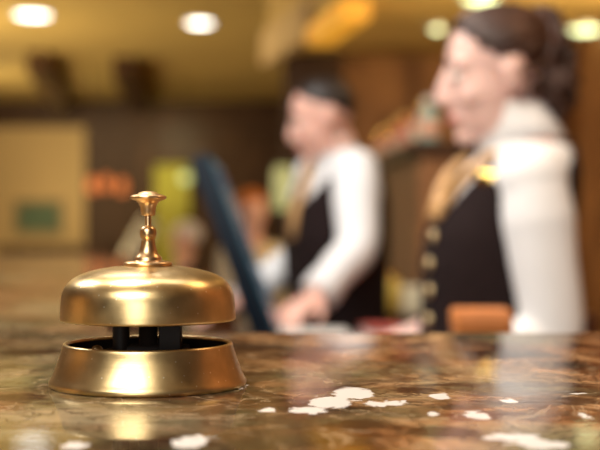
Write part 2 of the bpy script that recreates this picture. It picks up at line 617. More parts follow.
struct('floor', MB().box((-7, -4, -0.1), (3.0, 19.3, 0)), M['floor'])
struct('ceiling', MB().box((-7, -4, 3.0), (3.0, 19.3, 3.1)), M['gold_plaster'])
wf = MB()
for lo, hi in (((-7, -4.1, 0), (-1.9, -4, 3.0)), ((0.25, -4.1, 0), (1.9, -4, 3.0)), ((-1.9, -4.1, 2.8), (0.25, -4, 3.0))):
    wf.box(lo, hi)
struct('wall_front', wf, M['dark_wood'])
struct('wall_right_front', MB().box((1.9, -4, 0), (2.0, 0.45, 3.0)), M['dark_wood'])  # unseen dark stretch of wall, added to darken the bell's reflection
struct('wall_left', MB().box((-7.1, -4.0, 0), (-7, 19.3, 3.0)), M['beige'])
struct('wall_right', MB().box((1.9, 0.45, 0), (2.0, 19.3, 3.0)), M['wall_wood'])
struct('wall_back', MB().box((-7, 19.1, 0), (-3.21, 19.3, 2.62)), M['beige'])
struct('wall_back_panelling', MB().box((-3.21, 19.1, 0), (1.9, 19.3, 2.62)), M['dark_wood'])
struct('trim_1', MB().box((-7, 19.0, 2.62), (1.9, 19.3, 3.0)), M['dark_wood'])
struct('wall_staff', MB().box((0.31, 9.56, 0), (1.9, 9.70, 3.0)), M['wall_wood'])
# dropped soffit over the staff area, its edge running at a slant
sof = [(1.26, 2.94), (1.9, 2.94), (1.9, 9.56), (-0.24, 9.56)]
struct('ceiling_soffit', MB().prism(sof, 2.45, 3.0), M['soffit'])
d0, d1 = V((0.07, 8.16, 0)), V((-0.24, 9.56, 0))
fa = MB().prism([(d0.x - 0.05, d0.y), (d0.x + 0.02, d0.y), (d1.x + 0.02, d1.y - 0.02), (d1.x - 0.05, d1.y - 0.02)], 2.38, 2.62)
struct('trim_2', fa, M['fascia'])
struct('column_timber', MB().box((-0.12, 9.30, 0), (0.31, 9.70, 2.60), 0.01), M['dark_wood'])

# dark ceiling beams running away from the camera
proto = None
for i, (pa, pb) in enumerate([((38, 52), (72, 118)), ((124, 57), (142, 108)), ]):
    lab = ['dark timber ceiling beam at the far left of the lobby ceiling',
           'dark timber ceiling beam right of the leftmost beam, above the lobby'][i]
    za = 3.0
    a = P(pa[0], pa[1], FPX * (za - CZ) / (HOR - pa[1]))
    b_ = P(pb[0], pb[1], FPX * (za - CZ) / (HOR - pb[1]))
    b_ = a + (b_ - a).normalized() * min((b_ - a).length, 5.3)
    m_ = MB().tube([a + V((0, 0, -0.09)), b_ + V((0, 0, -0.09))], [(0.10, 0.12), (0.10, 0.12)], n=4, up=(0, 0, 1))
    t = (b_ - a).normalized()
    q = V((t.y, -t.x, 0))
    mb = MB()
    hw, z0, z1 = 0.12, 2.80, 3.0
    mb.prism([tuple((a + q * hw)[:2]), tuple((b_ + q * hw)[:2]), tuple((b_ - q * hw)[:2]), tuple((a - q * hw)[:2])], z0, z1)
    tag(mb.build('ceiling_beam', M['dark_wood'], None, False), lab, 'beam', 'ceiling beams')

# ------------------------------------------------------------------ marble counter
counter = empty('reception_counter', (0, 0, 0), 'polished brown marble reception counter under the brass bell', 'counter')
inner = [(-0.135, 0.910), (-0.20, 1.29), (-0.255, 1.84), (-0.32, 2.43), (-0.385, 2.91)]
poly = [(1.85, 0.40), (1.85, 0.910)] + inner + [(-1.35, 2.91), (-1.35, 0.40)]
topm = MB()
rows = []
for z, e in ((CTOP - 0.04, 0.0), (CTOP - 0.004, 0.0), (CTOP - 0.001, 0.0012), (CTOP, 0.004)):
    cx, cy = -0.2, 0.9
    rows.append([(x - (0.0 if e == 0 else math.copysign(e, x - cx)), y - (0 if e == 0 else (e if y > 0.5 else -e)), z) for x, y in poly])
topm.grid(rows, True, True)
topm.build('worktop', M['marble'], counter, False)
fr = MB().prism([(1.8, 0.46), (1.8, 0.88), (-0.16, 0.88), (-0.225, 1.29), (-0.28, 1.84), (-0.345, 2.43), (-0.41, 2.86), (-1.05, 2.86), (-1.05, 0.46)], 0.0, CTOP - 0.04)
fr.build('counter_body', M['mid_wood'], counter, False)

# ------------------------------------------------------------------ service bell (lathe profiles, measured in pixels of the photo)
U = 1.0 / 2074.0
BX, BY = -153.0 * U, 0.622
bell = empty('service_bell', (BX, BY, CTOP), 'brass hotel service bell with plunger standing on the marble counter', 'bell')


def lp(prof):
    return [(r * U, z * U) for r, z in prof]


base = [(0, 1.5), (90, 1.5), (97, 0.0), (98.6, 1.0), (99, 3.5), (98.4, 6.0), (97, 8), (93.5, 16), (90.5, 24), (87.5, 33), (85.6, 40),
        (85.2, 42.5), (84.2, 44.4), (82.5, 44.9), (81, 44.2), (80.4, 42)]
MB().lathe(lp([(r, z * 0.955) for r, z in base]), n=128).build('base', M['brass'], bell, sharp=50)
bowl = [(80.4, 40.2), (82, 30), (84, 14), (82, 9), (60, 7), (0, 7)]
MB().lathe(lp(bowl), n=96).build('inner_bowl', M['black'], bell)
dome = [(84, 67.5), (85, 65.8), (86.8, 65.4), (87.9, 66.4), (88.0, 68), (87.6, 76), (87.2, 84), (86.2, 91), (84.0, 97.0), (80.5, 102.5), (75.5, 107.0),
        (69, 110.6), (61, 113.6), (50, 116.4), (38, 118.4), (24, 119.8), (10, 120.2), (10, 117), (24, 116.6), (38, 115.2), (50, 113.2), (61, 110.2), (69, 107), (75, 103), (79, 98), (82, 90), (83.6, 80), (84, 67.5)]
MB().lathe(lp(dome), n=128).build('gong', M['brass'], bell)
fl = [(0, 119), (22.5, 119.2), (24.4, 120.4), (24.6, 122), (23.6, 123.6), (20, 124.6), (14.5, 124.8), (13.8, 125.4), (14.0, 127), (13.4, 128.4), (12, 130), (10, 132.6), (8.6, 136), (7.6, 140.5),
      (7.0, 144.6), (7.2, 145.4), (6.2, 146.2), (6.6, 147.0), (8.0, 149.2), (8.6, 152.4), (8.1, 155.8), (6.6, 158.4), (4.2, 160.0), (2.9, 160.4), (0, 160.4)]
MB().lathe(lp(fl), n=64).build('stem', M['brass_stem'], bell, sharp=60)
kn = [(0, 158), (3.1, 158), (3.1, 170), (6.4, 170.4), (7.2, 171.5), (7.5, 175.5), (8.2, 179.8), (9.8, 183.2), (12.6, 185.4), (16.6, 186.6), (18.2, 187.8), (18.4, 189.2),
      (17.2, 190.4), (14, 191.4), (11.0, 192.0), (10.2, 192.6), (9.2, 193.6), (6, 194.6), (0, 195)]
MB().lathe(lp(kn), n=64).build('plunger_button', M['brass_stem'], bell, sharp=60)
post = [(0, 7), (15, 7), (15, 12), (9.5, 14), (9.5, 119), (0, 119)]
MB().lathe(lp(post), n=32).build('center_post', M['bronze'], bell)
st = MB()
st.tube([(-26 * U, -10 * U, 8 * U), (-26 * U, -10 * U, 95 * U)], 8.5 * U, 20)
st.tube([(-44 * U, -8 * U, 30 * U), (-20 * U, -10 * U, 36 * U), (10 * U, -4 * U, 36 * U), (40 * U, 6 * U, 34 * U)], 6 * U, 14)
st.box((12 * U, -14 * U, 8 * U), (34 * U, 6 * U, 92 * U), 1 * U)
st.build('striker', M['bronze'], bell, sharp=40)
MB().ball((-48 * U, -22 * U, 36 * U), (6 * U, 6 * U, 6 * U)).build('striker_rivet', M['brass_stem'], bell)


# ------------------------------------------------------------------ people
def lerp_rows(rows, z):
    if z <= rows[0][0]: return rows[0][1:]
    for a, b in zip(rows, rows[1:]):
        if z <= b[0]:
            t = (z - a[0]) / (b[0] - a[0])
            t = t * t * (3 - 2 * t) * 0.5 + t * 0.5
            return tuple(p * (1 - t) + q * t for p, q in zip(a[1:], b[1:]))
    return rows[-1][1:]


def se(t, e=2.4):
    c, s = cos(t), sin(t)
    return math.copysign(abs(c) ** (2 / e), c), math.copysign(abs(s) ** (2 / e), s)


TORSO_F = [(0.80, 0.02, 0.10, 0.150), (0.90, 0.025, 0.105, 0.145), (0.99, 0.03, 0.096, 0.122), (1.08, 0.028, 0.096, 0.118), (1.15, 0.030, 0.098, 0.124),
           (1.20, 0.026, 0.098, 0.126), (1.26, 0.012, 0.088, 0.128), (1.305, 0.0, 0.076, 0.130), (1.335, -0.012, 0.064, 0.105), (1.36, -0.018, 0.054, 0.075), (1.39, -0.012, 0.048, 0.053)]
TORSO_M = [(0.84, 0.012, 0.098, 0.160), (0.92, 0.014, 0.100, 0.155), (1.02, 0.018, 0.102, 0.150), (1.14, 0.016, 0.110, 0.162), (1.24, 0.012, 0.112, 0.172),
           (1.32, 0.000, 0.102, 0.178), (1.38, -0.01, 0.080, 0.178), (1.415, -0.02, 0.070, 0.135), (1.44, -0.02, 0.060, 0.080), (1.475, -0.01, 0.056, 0.060)]


class Human:
    def __init__(s, root, torso, lean, hipz, vox=0.006, dz=0.0):
        s.root, s.vox = root, vox
        s.t = [(r[0] + dz, *r[1:]) for r in torso]
        s.hz = hipz + dz
        s.lean = lean
        s.inv = (Matrix.Translation(root.location) @ root.rotation_euler.to_matrix().to_4x4()).inverted()

    def U(s, p):
        p = V(p)
        k = max(0.0, min(1.0, (p.z - s.hz) / 0.15))
        a = s.lean * k
        q = p - V((0, 0, s.hz))
        return V((q.x * cos(a) + q.z * sin(a), q.y, -q.x * sin(a) + q.z * cos(a))) + V((0, 0, s.hz))

    def tp(s, z, th, off):
        cx, a, b = lerp_rows(s.t, z)
        c, si = se(th)
        return s.U((cx + (a + off) * c, (b + off) * si, z))

    def world(s, px, py, d):
        return s.inv @ P(px, py, d)

    def torso_loft(s, mb, off, z0=None, z1=None, n=40, m=26):
        z0 = z0 if z0 is not None else s.t[0][0]
        z1 = z1 if z1 is not None else s.t[-1][0]
        mb.grid([[s.tp(z0 + (z1 - z0) * i / m, 2 * pi * j / n, off) for j in range(n)] for i in range(m + 1)])

    def garment(s, name, m_, zb, ztop, off, thick=0.004, n=72, m=26):
        mb = MB()
        rows = []
        for i in range(m + 1):
            rows.append([s.tp(zb + (ztop(2 * pi * j / n) - zb) * i / m, 2 * pi * j / n, off) for j in range(n)])
        mb.grid(rows, True, False)
        o = mb.build(name, m_, s.root)
        sd = o.modifiers.new('solid', 'SOLIDIFY')
        sd.thickness = thick
        sd.offset = 1
        return o

    # head is laid out looking along +X about its own centre
    def head(s, mb, c, pitch, yaw, k):
        Mx = Matrix.Translation(c) @ Matrix.Rotation(yaw, 4, 'Z') @ Matrix.Rotation(pitch, 4, 'Y') @ Matrix.Scale(k, 4)
        s.HM = Mx
        st_ = len(mb.v)
        mb.ball((-0.014, 0, 0.034), (0.094, 0.075, 0.082), n=28, m=18)
        mb.ball((0.020, 0, -0.012), (0.068, 0.063, 0.090), n=24, m=16)
        mb.ball((0.024, 0, -0.062), (0.056, 0.052, 0.046), n=24, m=14)
        mb.ball((0.066, 0, -0.098), (0.020, 0.020, 0.016))
        mb.ball((0.064, 0.030, 0.026), (0.020, 0.028, 0.010))
        mb.ball((0.064, -0.030, 0.026), (0.020, 0.028, 0.010))
        mb.ball((0.050, 0.038, -0.030), (0.026, 0.022, 0.026))
        mb.ball((0.050, -0.038, -0.030), (0.026, 0.022, 0.026))
        mb.limb([(0.080, 0, 0.022), (0.094, 0, -0.004), (0.101, 0, -0.028), (0.092, 0, -0.038)], [0.008, 0.010, 0.013, 0.009], 12)
        mb.ball((0.088, 0.011, -0.036), (0.012, 0.008, 0.007))
        mb.ball((0.088, -0.011, -0.036), (0.012, 0.008, 0.007))
        mb.ball((0.078, 0, -0.060), (0.014, 0.024, 0.008))
        mb.ball((0.076, 0, -0.072), (0.013, 0.020, 0.008))
        for sd in (1, -1):
            rot = Matrix.Rotation(sd * 0.35, 3, 'Z')
            mb.ball((-0.012, sd * 0.076, -0.008), (0.020, 0.009, 0.032), rot)
            mb.ball((-0.018, sd * 0.080, 0.006), (0.016, 0.009, 0.018), rot)
        mb.xf(Mx, st_)
        return Mx

    def face_parts(s):
        for sd in (1, -1):
            e = MB().ball((0.0700, sd * 0.031, 0.004), (0.012, 0.014, 0.0085)).xf(s.HM).build('eye', M['eye'], s.root)
            MB().ball((0.0805, sd * 0.032, 0.001), (0.003, 0.006, 0.006)).xf(s.HM).build('iris', M['iris'], e)
            MB().limb([(0.079, sd * 0.014, 0.026), (0.080, sd * 0.032, 0.031), (0.066, sd * 0.052, 0.026)], [0.003, 0.004, 0.002], 8).xf(s.HM).build('eyebrow', s.hairmat, s.root)
        MB().ball((0.0875, 0, -0.0655), (0.006, 0.021, 0.0075)).xf(s.HM).build('lips', M['lips'], s.root)

    def hand(s, mb, W, d, n, side, curl=0.4, k=1.0):
        d, n = V(d).normalized(), V(n).normalized()
        n = (n - d * n.dot(d)).normalized()
        y = n.cross(d) * side
        rows = []
        for t, hw, ht in ((-0.01, 0.024, 0.019), (0.02, 0.030, 0.018), (0.05, 0.039, 0.016), (0.078, 0.041, 0.013), (0.092, 0.036, 0.009)):
            rows.append([W + d * t * k + y * hw * k * cos(2 * pi * j / 14) + n * ht * k * sin(2 * pi * j / 14) for j in range(14)])
        mb.grid(rows)
        for i, (o, ln) in enumerate(((0.031, 0.070), (0.011, 0.079), (-0.010, 0.073), (-0.030, 0.058))):
            p = W + d * 0.080 * k + y * o * k
            dd = (d + y * o * 2.0).normalized()
            pts = [p - dd * 0.012]
            ang = 0.0
            for f in (0.45, 0.3, 0.25):
                pts.append(p)
                ang += curl
                p = p + (dd * cos(ang) - n * sin(ang)) * ln * f * k
            pts.append(p)
            mb.limb(pts, [0.0085 * k, 0.0088 * k, 0.0082 * k, 0.0076 * k, 0.006 * k], 10, 3)
        p0 = W + d * 0.018 * k + y * 0.026 * k
        td = (d * 0.75 + y * 0.75 - n * 0.25).normalized()
        p1 = p0 + td * 0.038 * k
        p2 = p1 + (d * 0.85 + y * 0.35 - n * 0.3).normalized() * 0.03 * k
        p3 = p2 + (d * 0.95 + y * 0.1 - n * 0.35).normalized() * 0.024 * k
        mb.limb([p0, p1, p2, p3], [0.013 * k, 0.0115 * k, 0.0095 * k, 0.007 * k], 10, 3)

    def legs(s, seated):
        """joint lists hip, knee, ankle for both sides"""
        out = []
        for sd in (1, -1):
            if seated:
                h = V((0.0, sd * 0.09, s.hz - 0.02))
                out.append((h, V((0.42, sd * 0.11, s.hz - 0.01)), V((0.40, sd * 0.11, 0.09))))
            else:
                h = V((0.0, sd * 0.085, s.hz))
                out.append((h, V((0.015, sd * 0.09, s.hz * 0.54)), V((-0.02, sd * 0.095, 0.09))))
        return out


def make_person(label, loc, yaw, torso, lean, hipz, headc, pitch, hyaw, hk, arms, skin, shirt, sleeve_r, vest=None, trousers=None,
                hairmat=None, seated=False, vox=0.006, dz=0.0, group=None, collar=True, sleeve_to=1.0):
    root = empty('person', loc, label, 'person', yaw, group)
    h = Human(root, torso, lean, hipz, vox, dz)
    h.hairmat = hairmat
    hc = h.inv @ headc
    body = MB()
    h.torso_loft(body, -0.012)
    h.head(body, hc, pitch, hyaw, hk)
    nb = h.U((-0.012, 0, h.t[-1][0] - 0.02))
    nt_ = h.HM @ V((-0.022, 0, -0.055))
    body.limb([nb - V((0, 0, 0.05)), nb, (nb + nt_) / 2, nt_], [0.062, 0.056, 0.051, 0.052], 18)
    A = []
    for sd, (sh, el, wr, hd, hn) in arms.items():
        sh, el, wr = V(sh), V(el), V(wr)
        sgn = 1 if sd == 'L' else -1
        body.limb([sh + V((0, -0.03 * sgn, 0.0)), sh, (sh + el) / 2, el, (el + wr) / 2, wr], [0.045, 0.048, 0.043, 0.036, 0.034, 0.025], 14)
        h.hand(body, wr, hd, hn, sgn, 0.35, 0.95)
        A.append((sgn, sh, el, wr))
    LG = h.legs(seated)
    for hp, kn_, an in LG:
        body.limb([hp, (hp + kn_) / 2, kn_, (kn_ + an) / 2, an], [0.075, 0.07, 0.05, 0.048, 0.035], 14)
        body.limb([an, an + V((0.03, 0, -0.05)), an + V((0.13, 0, -0.065))], [0.034, 0.034, 0.022], 12)
    body.skin('body', skin, root, vox, 9)
    # shirt
    sm = MB()
    h.torso_loft(sm, 0.006, h.t[1][0], h.t[-1][0] - 0.035)
    for sgn, sh, el, wr in A:
        e2 = el + (wr - el) * sleeve_to
        r = sleeve_r
        sm.ball(sh + V((0, 0, 0.004)), (r * 1.02, r * 0.95, r * 0.98))
        sm.ball(sh + V((0, -0.035 * sgn, 0.008)), (r * 1.0, r * 0.95, r * 0.95))
        sm.limb([sh + (el - sh) * 0.04, sh + (el - sh) * 0.25, (sh + el) / 2, el, (el + e2) / 2, e2], [r * 0.96, r * 1.06, r * 0.98, r * 0.88, r * 0.80, r * 0.70], 18)
    so = sm.skin('shirt', shirt, root, vox, 5)
    if collar:
        for sgn, sh, el, wr in A:
            e2 = el + (wr - el) * sleeve_to
            t_ = (wr - el).normalized()
            MB().tube([e2 - t_ * 0.03, e2 - t_ * 0.025, e2 + t_ * 0.012, e2 + t_ * 0.016], [sleeve_r * 0.72, sleeve_r * 0.80, sleeve_r * 0.80, sleeve_r * 0.70], 20).build('cuff', shirt, so)
        cb = MB()
        zc = h.t[-1][0] - 0.02
        ax = (nt_ - nb).normalized()
        rows = []
        for (dz_, rx, ry, drop) in ((-0.030, 0.064, 0.066, 0.0), (0.0, 0.060, 0.062, 0.0), (0.040, 0.057, 0.060, 0.006), (0.052, 0.058, 0.061, 0.012), (0.048, 0.063, 0.065, 0.014),
                                    (0.020, 0.069, 0.070, 0.022), (-0.004, 0.076, 0.075, 0.045)):
            row = []
            for j in range(40):
                th = 2 * pi * j / 40
                fr_ = max(0.0, cos(th)) ** 3
                row.append(nb + V((0.004 + rx * 0.95 * cos(th), ry * 0.94 * sin(th), dz_ - drop * fr_)) + ax * 0.0 + V((ax.x, 0, 0)) * max(0, dz_))
            rows.append(row)
        cb.grid(rows, True, False)
        co = cb.build('collar', shirt, so)
        sd_ = co.modifiers.new('solid', 'SOLIDIFY')
        sd_.thickness = 0.003
    # trousers
    if trousers:
        tm = MB()
        z0 = h.t[0][0]
        if not seated:
            h.torso_loft(tm, 0.010, z0 - 0.0, z0 + 0.16, m=10)
        else:
            h.torso_loft(tm, 0.010, z0 - 0.0, z0 + 0.10, m=8)
        for hp, kn_, an in LG:
            tm.limb([hp + V((0, 0, 0.03)), (hp + kn_) / 2, kn_, (kn_ + an) / 2, an + V((0, 0, 0.01))], [0.092, 0.086, 0.068, 0.062, 0.056], 16)
        tm.skin('trousers', trousers, root, max(vox, 0.008), 4)
    for hp, kn_, an in LG:
        sh_ = MB()
        a0 = V((an.x, an.y, 0))
        sh_.ball(a0 + V((-0.02, 0, 0.045)), (0.05, 0.042, 0.045))
        sh_.ball(a0 + V((0.07, 0, 0.032)), (0.10, 0.044, 0.032))
        sh_.box(a0 + V((-0.07, -0.038, 0.0)), a0 + V((0.15, 0.038, 0.018)), 0.006)
        sh_.skin('shoe', M['leather'], root, 0.006, 3)
    return root, h, A


def pts_interp(tab):
    def f(th):
        a = abs((math.degrees(th) + 180) % 360 - 180)
        for (a0, z0), (a1, z1) in zip(tab, tab[1:]):
            if a <= a1:
                t = (a - a0) / (a1 - a0)
                return z0 + (z1 - z0) * t
        return tab[-1][1]
    return f


random.seed(4)
# ---- woman at the desk, nearest the counter
WY = 2.09
wyaw = R(180 + 9)
wl = V((0.330, WY, 0))
fwd = V((cos(wyaw), sin(wyaw), 0))
lft = V((-sin(wyaw), cos(wyaw), 0))
arms = {'L': ((-0.002, 0.147, 1.290), (-0.026, 0.164, 1.055), (0.17, 0.16, 0.995), (1, 0.1, -0.14), (0, 0, 1)),
        'R': ((-0.020, -0.145, 1.290), (-0.03, -0.175, 1.06), (0.20, -0.13, 0.995), (1, 0.15, -0.14), (0, 0, 1))}
woman, wh, WA = make_person('woman in white blouse, dark vest and patterned scarf, hair tied back', wl, wyaw, TORSO_F, R(-3), 0.86,
                            P(495, 76, WY - 0.01), R(8), R(-5), 0.93, arms, M['skin_f'], M['shirt'], 0.053, True, M['trousers'], M['hair_f'], vox=0.005, sleeve_to=0.30)
wh.face_parts()
vest_top = pts_interp([(0, 1.215), (12, 1.24), (38, 1.318), (48, 1.34), (62, 1.345), (74, 1.30), (82, 1.19), (100, 1.19), (112, 1.31), (130, 1.345), (180, 1.352)])
wv = wh.garment('vest', M['vest'], 0.86, vest_top, 0.012)
for z in (1.196, 1.152, 1.108, 1.062):
    p = wh.tp(z, R(6), 0.017)
    nrm = (wh.tp(z, R(6), 0.05) - p).normalized()
    MB().lathe([(0, -0.003), (0.010, -0.003), (0.0115, 0.0), (0.010, 0.003), (0.006, 0.0042), (0, 0.0045)], n=24).xf(
        Matrix.Translation(p) @ nrm.to_track_quat('Z', 'Y').to_matrix().to_4x4()).build('button', M['dull_gold'], wv)
p = wh.tp(1.292, R(40), 0.020)
nrm = (wh.tp(1.292, R(44), 0.06) - p).normalized()
MB().box((-0.019, -0.010, -0.002), (0.019, 0.010, 0.003), 0.0015).xf(Matrix.Translation(p) @ nrm.to_track_quat('Z', 'Y').to_matrix().to_4x4()).build('name_badge', M['gold'], woman)
# scarf: folded silk round the neck, both ends tucked in the vest
sc = MB()
for sgn in (1, -1):
    q = [wh.tp(1.335, R(34 * sgn), 0.018), wh.tp(1.325, R(28 * sgn), 0.024), wh.tp(1.305, R(22 * sgn), 0.024), wh.tp(1.275, R(15 * sgn), 0.024), wh.tp(1.225, R(5 * sgn), 0.020)]
    sc.tube(q, [(0.007, 0.009), (0.008, 0.010), (0.009, 0.012), (0.009, 0.012), (0.008, 0.010)], 14, up=(1, 0, 0.3))
sc.ball(wh.tp(1.245, 0, 0.022), (0.015, 0.020, 0.024))
sc.skin('neck_scarf', M['scarf'], woman, 0.004, 4)


def hair_strands(h, starts, tie, n_mid, rad, mb, lift):
    for s0 in starts:
        pts = []
        for i in range(n_mid + 1):
            t = i / n_mid
            p = s0 * (1 - t) + tie * t
            c = V((-0.014, 0, 0.034))
            d = p - c
            # push out on to the scalp
            e = V((d.x / 0.094, d.y / 0.075, d.z / 0.082))
            L_ = e.length
            if L_ < 1.0 + lift:
                d = d * ((1.0 + lift) / max(L_, 1e-3))
            pts.append(c + d)
        mb.limb(pts, [rad] * len(pts), 8, 2)


hm = MB()
starts = []
for a in range(-112, 113, 4):
    t = R(a)
    starts.append(V((0.052 * cos(t) + 0.004, 0.072 * sin(t), 0.098 - 0.055 * abs(sin(t)) ** 2)))
for a in range(-90, 91, 15):
    t = R(a)
    starts.append(V((-0.04, 0.072 * sin(t), 0.03 + 0.09 * cos(t))))
for sd in (1, -1):
    starts += [V((-0.03, sd * 0.074, -0.01)), V((-0.045, sd * 0.06, -0.045)), V((-0.06, sd * 0.03, -0.055)), V((0.0, sd * 0.078, 0.03))]
tie = V((-0.092, 0, 0.048))
hair_strands(wh, starts, tie, 6, 0.0062, hm, 0.075)
hm.ball((-0.022, 0, 0.044), (0.094, 0.079, 0.082))
hm.ball((-0.088, 0, -0.005), (0.034, 0.056, 0.080))
# curls of the tied back hair
for i in range(170):
    a, b_ = random.uniform(0, 2 * pi), random.uniform(0, 1)
    p = tie.copy()
    zz = random.uniform(-1, 1)
    rr_ = math.sqrt(1 - zz * zz) * random.uniform(0.7, 1.0)
    tgt = V((-0.098 + 0.042 * rr_ * cos(a), 0.072 * rr_ * sin(a), -0.005 + 0.092 * zz))
    ph, tw = random.uniform(0, 6.28), random.uniform(8, 14)
    pts = []
    for k in range(8):
        t = k / 7
        q = p * (1 - t) ** 1.4 + tgt * (1 - (1 - t) ** 1.4) + V((0, 0, 0.03 * sin(pi * t)))
        q += V((sin(ph + tw * t), cos(ph + tw * t), 0.6 * sin(ph * 2 + tw * t))) * 0.010 * t
        pts.append(q)
    hm.limb(pts, [0.007, 0.008, 0.009, 0.009, 0.0085, 0.008, 0.007, 0.004], 7, 2)
hm.xf(wh.HM).build('hair', M['hair_f'], woman)

# ---- man at the screen
MY = 3.457
myaw = R(180 + 20)
ml = V((0.126, MY, 0))
TMP = Matrix.Translation(ml) @ Matrix.Rotation(myaw, 4, 'Z')
inv = TMP.inverted()
sh = inv @ P(356, 173, 3.29)
el = inv @ P(357, 246, 3.20)
wr = inv @ P(316, 297, 3.09)
arms = {'L': (sh, el, wr, (inv @ P(292, 312, 3.02)) - wr, (0.2, 0.3, 1)),
        'R': ((sh.x - 0.01, -sh.y, sh.z), (0.05, -0.24, 1.13), (0.27, -0.13, 1.0), (1, 0.2, -0.2), (0, 0, 1))}
man, mh, MA = make_person('man in white shirt and dark vest bending to the computer monitor', ml, myaw, TORSO_M, R(4), 0.92,
                          P(321, 120, MY - 0.05), R(17), R(-14), 0.90, arms, M['skin_m'], M['shirt'], 0.060, True, M['trousers'], M['hair_m'], vox=0.006, sleeve_to=0.88, dz=-0.05)
mh.face_parts()
vest_top = pts_interp([(0, 1.265), (14, 1.295), (40, 1.36), (50, 1.375), (62, 1.38), (74, 1.34), (82, 1.20), (100, 1.20), (112, 1.34), (130, 1.385), (180, 1.395)])
mv = mh.garment('vest', M['vest'], 0.85, vest_top, 0.012)
for z in (1.17, 1.12, 1.07, 1.02):
    p = mh.tp(z, 0.03, 0.017)
    nrm = (mh.tp(z, 0.03, 0.05) - p).normalized()
    MB().lathe([(0, -0.003), (0.008, -0.003), (0.009, 0.0), (0.007, 0.003), (0, 0.004)], n=16).xf(
        Matrix.Translation(p) @ nrm.to_track_quat('Z', 'Y').to_matrix().to_4x4()).build('button', M['bronze'], mv)
tie_m = MB()
q = [mh.tp(1.405, 0, 0.030), mh.tp(1.38, 0, 0.030), mh.tp(1.34, 0, 0.020), mh.tp(1.27, 0, 0.020), mh.tp(1.19, 0, 0.014)]
tie_m.tube(q, [(0.010, 0.016), (0.013, 0.020), (0.008, 0.020), (0.008, 0.028), (0.006, 0.034)], 14, up=(1, 0, 0))
tie_m.build('necktie', M['scarf'], man)
hm = MB()
c0 = V((-0.016, 0, 0.036))
rows = []
for i in range(15):
    ph = i / 14
    row = []
    for j in range(40):
        th = 2 * pi * j / 40
        # polar angle of the hairline: high on the forehead, low at the nape
        lim = R(38) + R(90) * ((1 - cos(th)) / 2) ** 0.75
        a = max(0.02, lim * ph)
        rr = 1.045 + 0.012 * sin(th * 9 + i) - 0.05 * ph ** 6
        row.append(c0 + V((0.094 * rr * sin(a) * cos(th), 0.075 * rr * sin(a) * sin(th), 0.082 * rr * cos(a))))
    rows.append(row)
hm.grid(rows, True, False)
ho = hm.xf(mh.HM).build('hair', M['hair_m'], man)
sd_ = ho.modifiers.new('solid', 'SOLIDIFY')
sd_.thickness = 0.005


def cap_hair(h, name, m_, root, low=60, k=1.10):
    mb = MB()
    rows = []
    for i in range(12):
        row = []
        for j in range(28):
            th = 2 * pi * j / 28
            lim = R(low) + R(75) * (1 - cos(th)) / 2
            a = max(0.02, lim * i / 11)
            row.append(c0 + V((0.094 * k * sin(a) * cos(th), 0.075 * k * sin(a) * sin(th), 0.082 * k * cos(a))))
        rows.append(row)
    mb.grid(rows, True, False)
    o = mb.xf(h.HM).build(name, m_, root)
    s_ = o.modifiers.new('solid', 'SOLIDIFY')
    s_.thickness = 0.015


# ---- two seated guests far behind
def guest(px, py, d, yawd, label, skin, shirt, trous, hair):
    loc = P(px, 220, d)
    loc.z = 0
    yw = R(yawd)
    dz = CZ - (py - HOR) / FPX * d - 0.165 - 1.39
    arms = {'L': ((0, 0.18, 1.31 + dz), (0.03, 0.22, 1.05 + dz), (0.26, 0.14, 1.02 + dz), (1, -0.1, 0), (0, 0, 1)),
            'R': ((0, -0.18, 1.31 + dz), (0.03, -0.22, 1.05 + dz), (0.26, -0.14, 1.02 + dz), (1, 0.1, 0), (0, 0, 1))}
    r, h, A = make_person(label, loc, yw, TORSO_F, R(4), 0.86, P(px, py, d) + V((0, 0, 0)), R(8), 0, 1.0, arms, skin, shirt, 0.060, None, trous, hair,
                          seated=True, vox=0.011, dz=dz, collar=False, sleeve_to=0.9)
    cap_hair(h, 'hair', hair, r, 62, 1.14)
    return r, loc, yw, 0.86 + dz - 0.10


def chair(loc, yw, label, m_, seat_z=0.39):
    r = empty('lobby_chair', loc, label, 'chair', yw)
    for x in (-0.2, 0.2):
        for y in (-0.22, 0.22):
            MB().tube([(x, y, 0), (x, y, seat_z - 0.03)], [0.018, 0.024], 10).build('leg', m_, r)
    MB().box((-0.26, -0.26, seat_z - 0.06), (0.24, 0.26, seat_z), 0.02).build('seat', m_, r)
    MB().box((-0.30, -0.26, seat_z), (-0.235, 0.26, seat_z + 0.42), 0.02).build('backrest', m_, r)
    for y in (-0.295, 0.255):
        MB().box((-0.26, y, seat_z - 0.06), (0.2, y + 0.04, seat_z + 0.2), 0.012).build('armrest', m_, r)
    return r


g1, l1, y1, s1 = guest(252, 211, 7.36, -48, 'seated guest with ginger hair in cream blouse behind the monitor', M['skin_m'], M['cream'], M['cream'], M['ginger'])
chair(l1, y1, 'reddish brown armchair under the guest in cream', M['red_wood'], s1)
g2, l2, y2, s2 = guest(185, 240, 8.83, 190, 'seated white haired guest in navy jacket beyond the bell plunger', M['skin_m'], M['navy'], M['navy'], M['white_hair'])
chair(l2, y2, 'dark armchair under the white haired guest in navy', M['dark_wood'], s2 - 0.03)

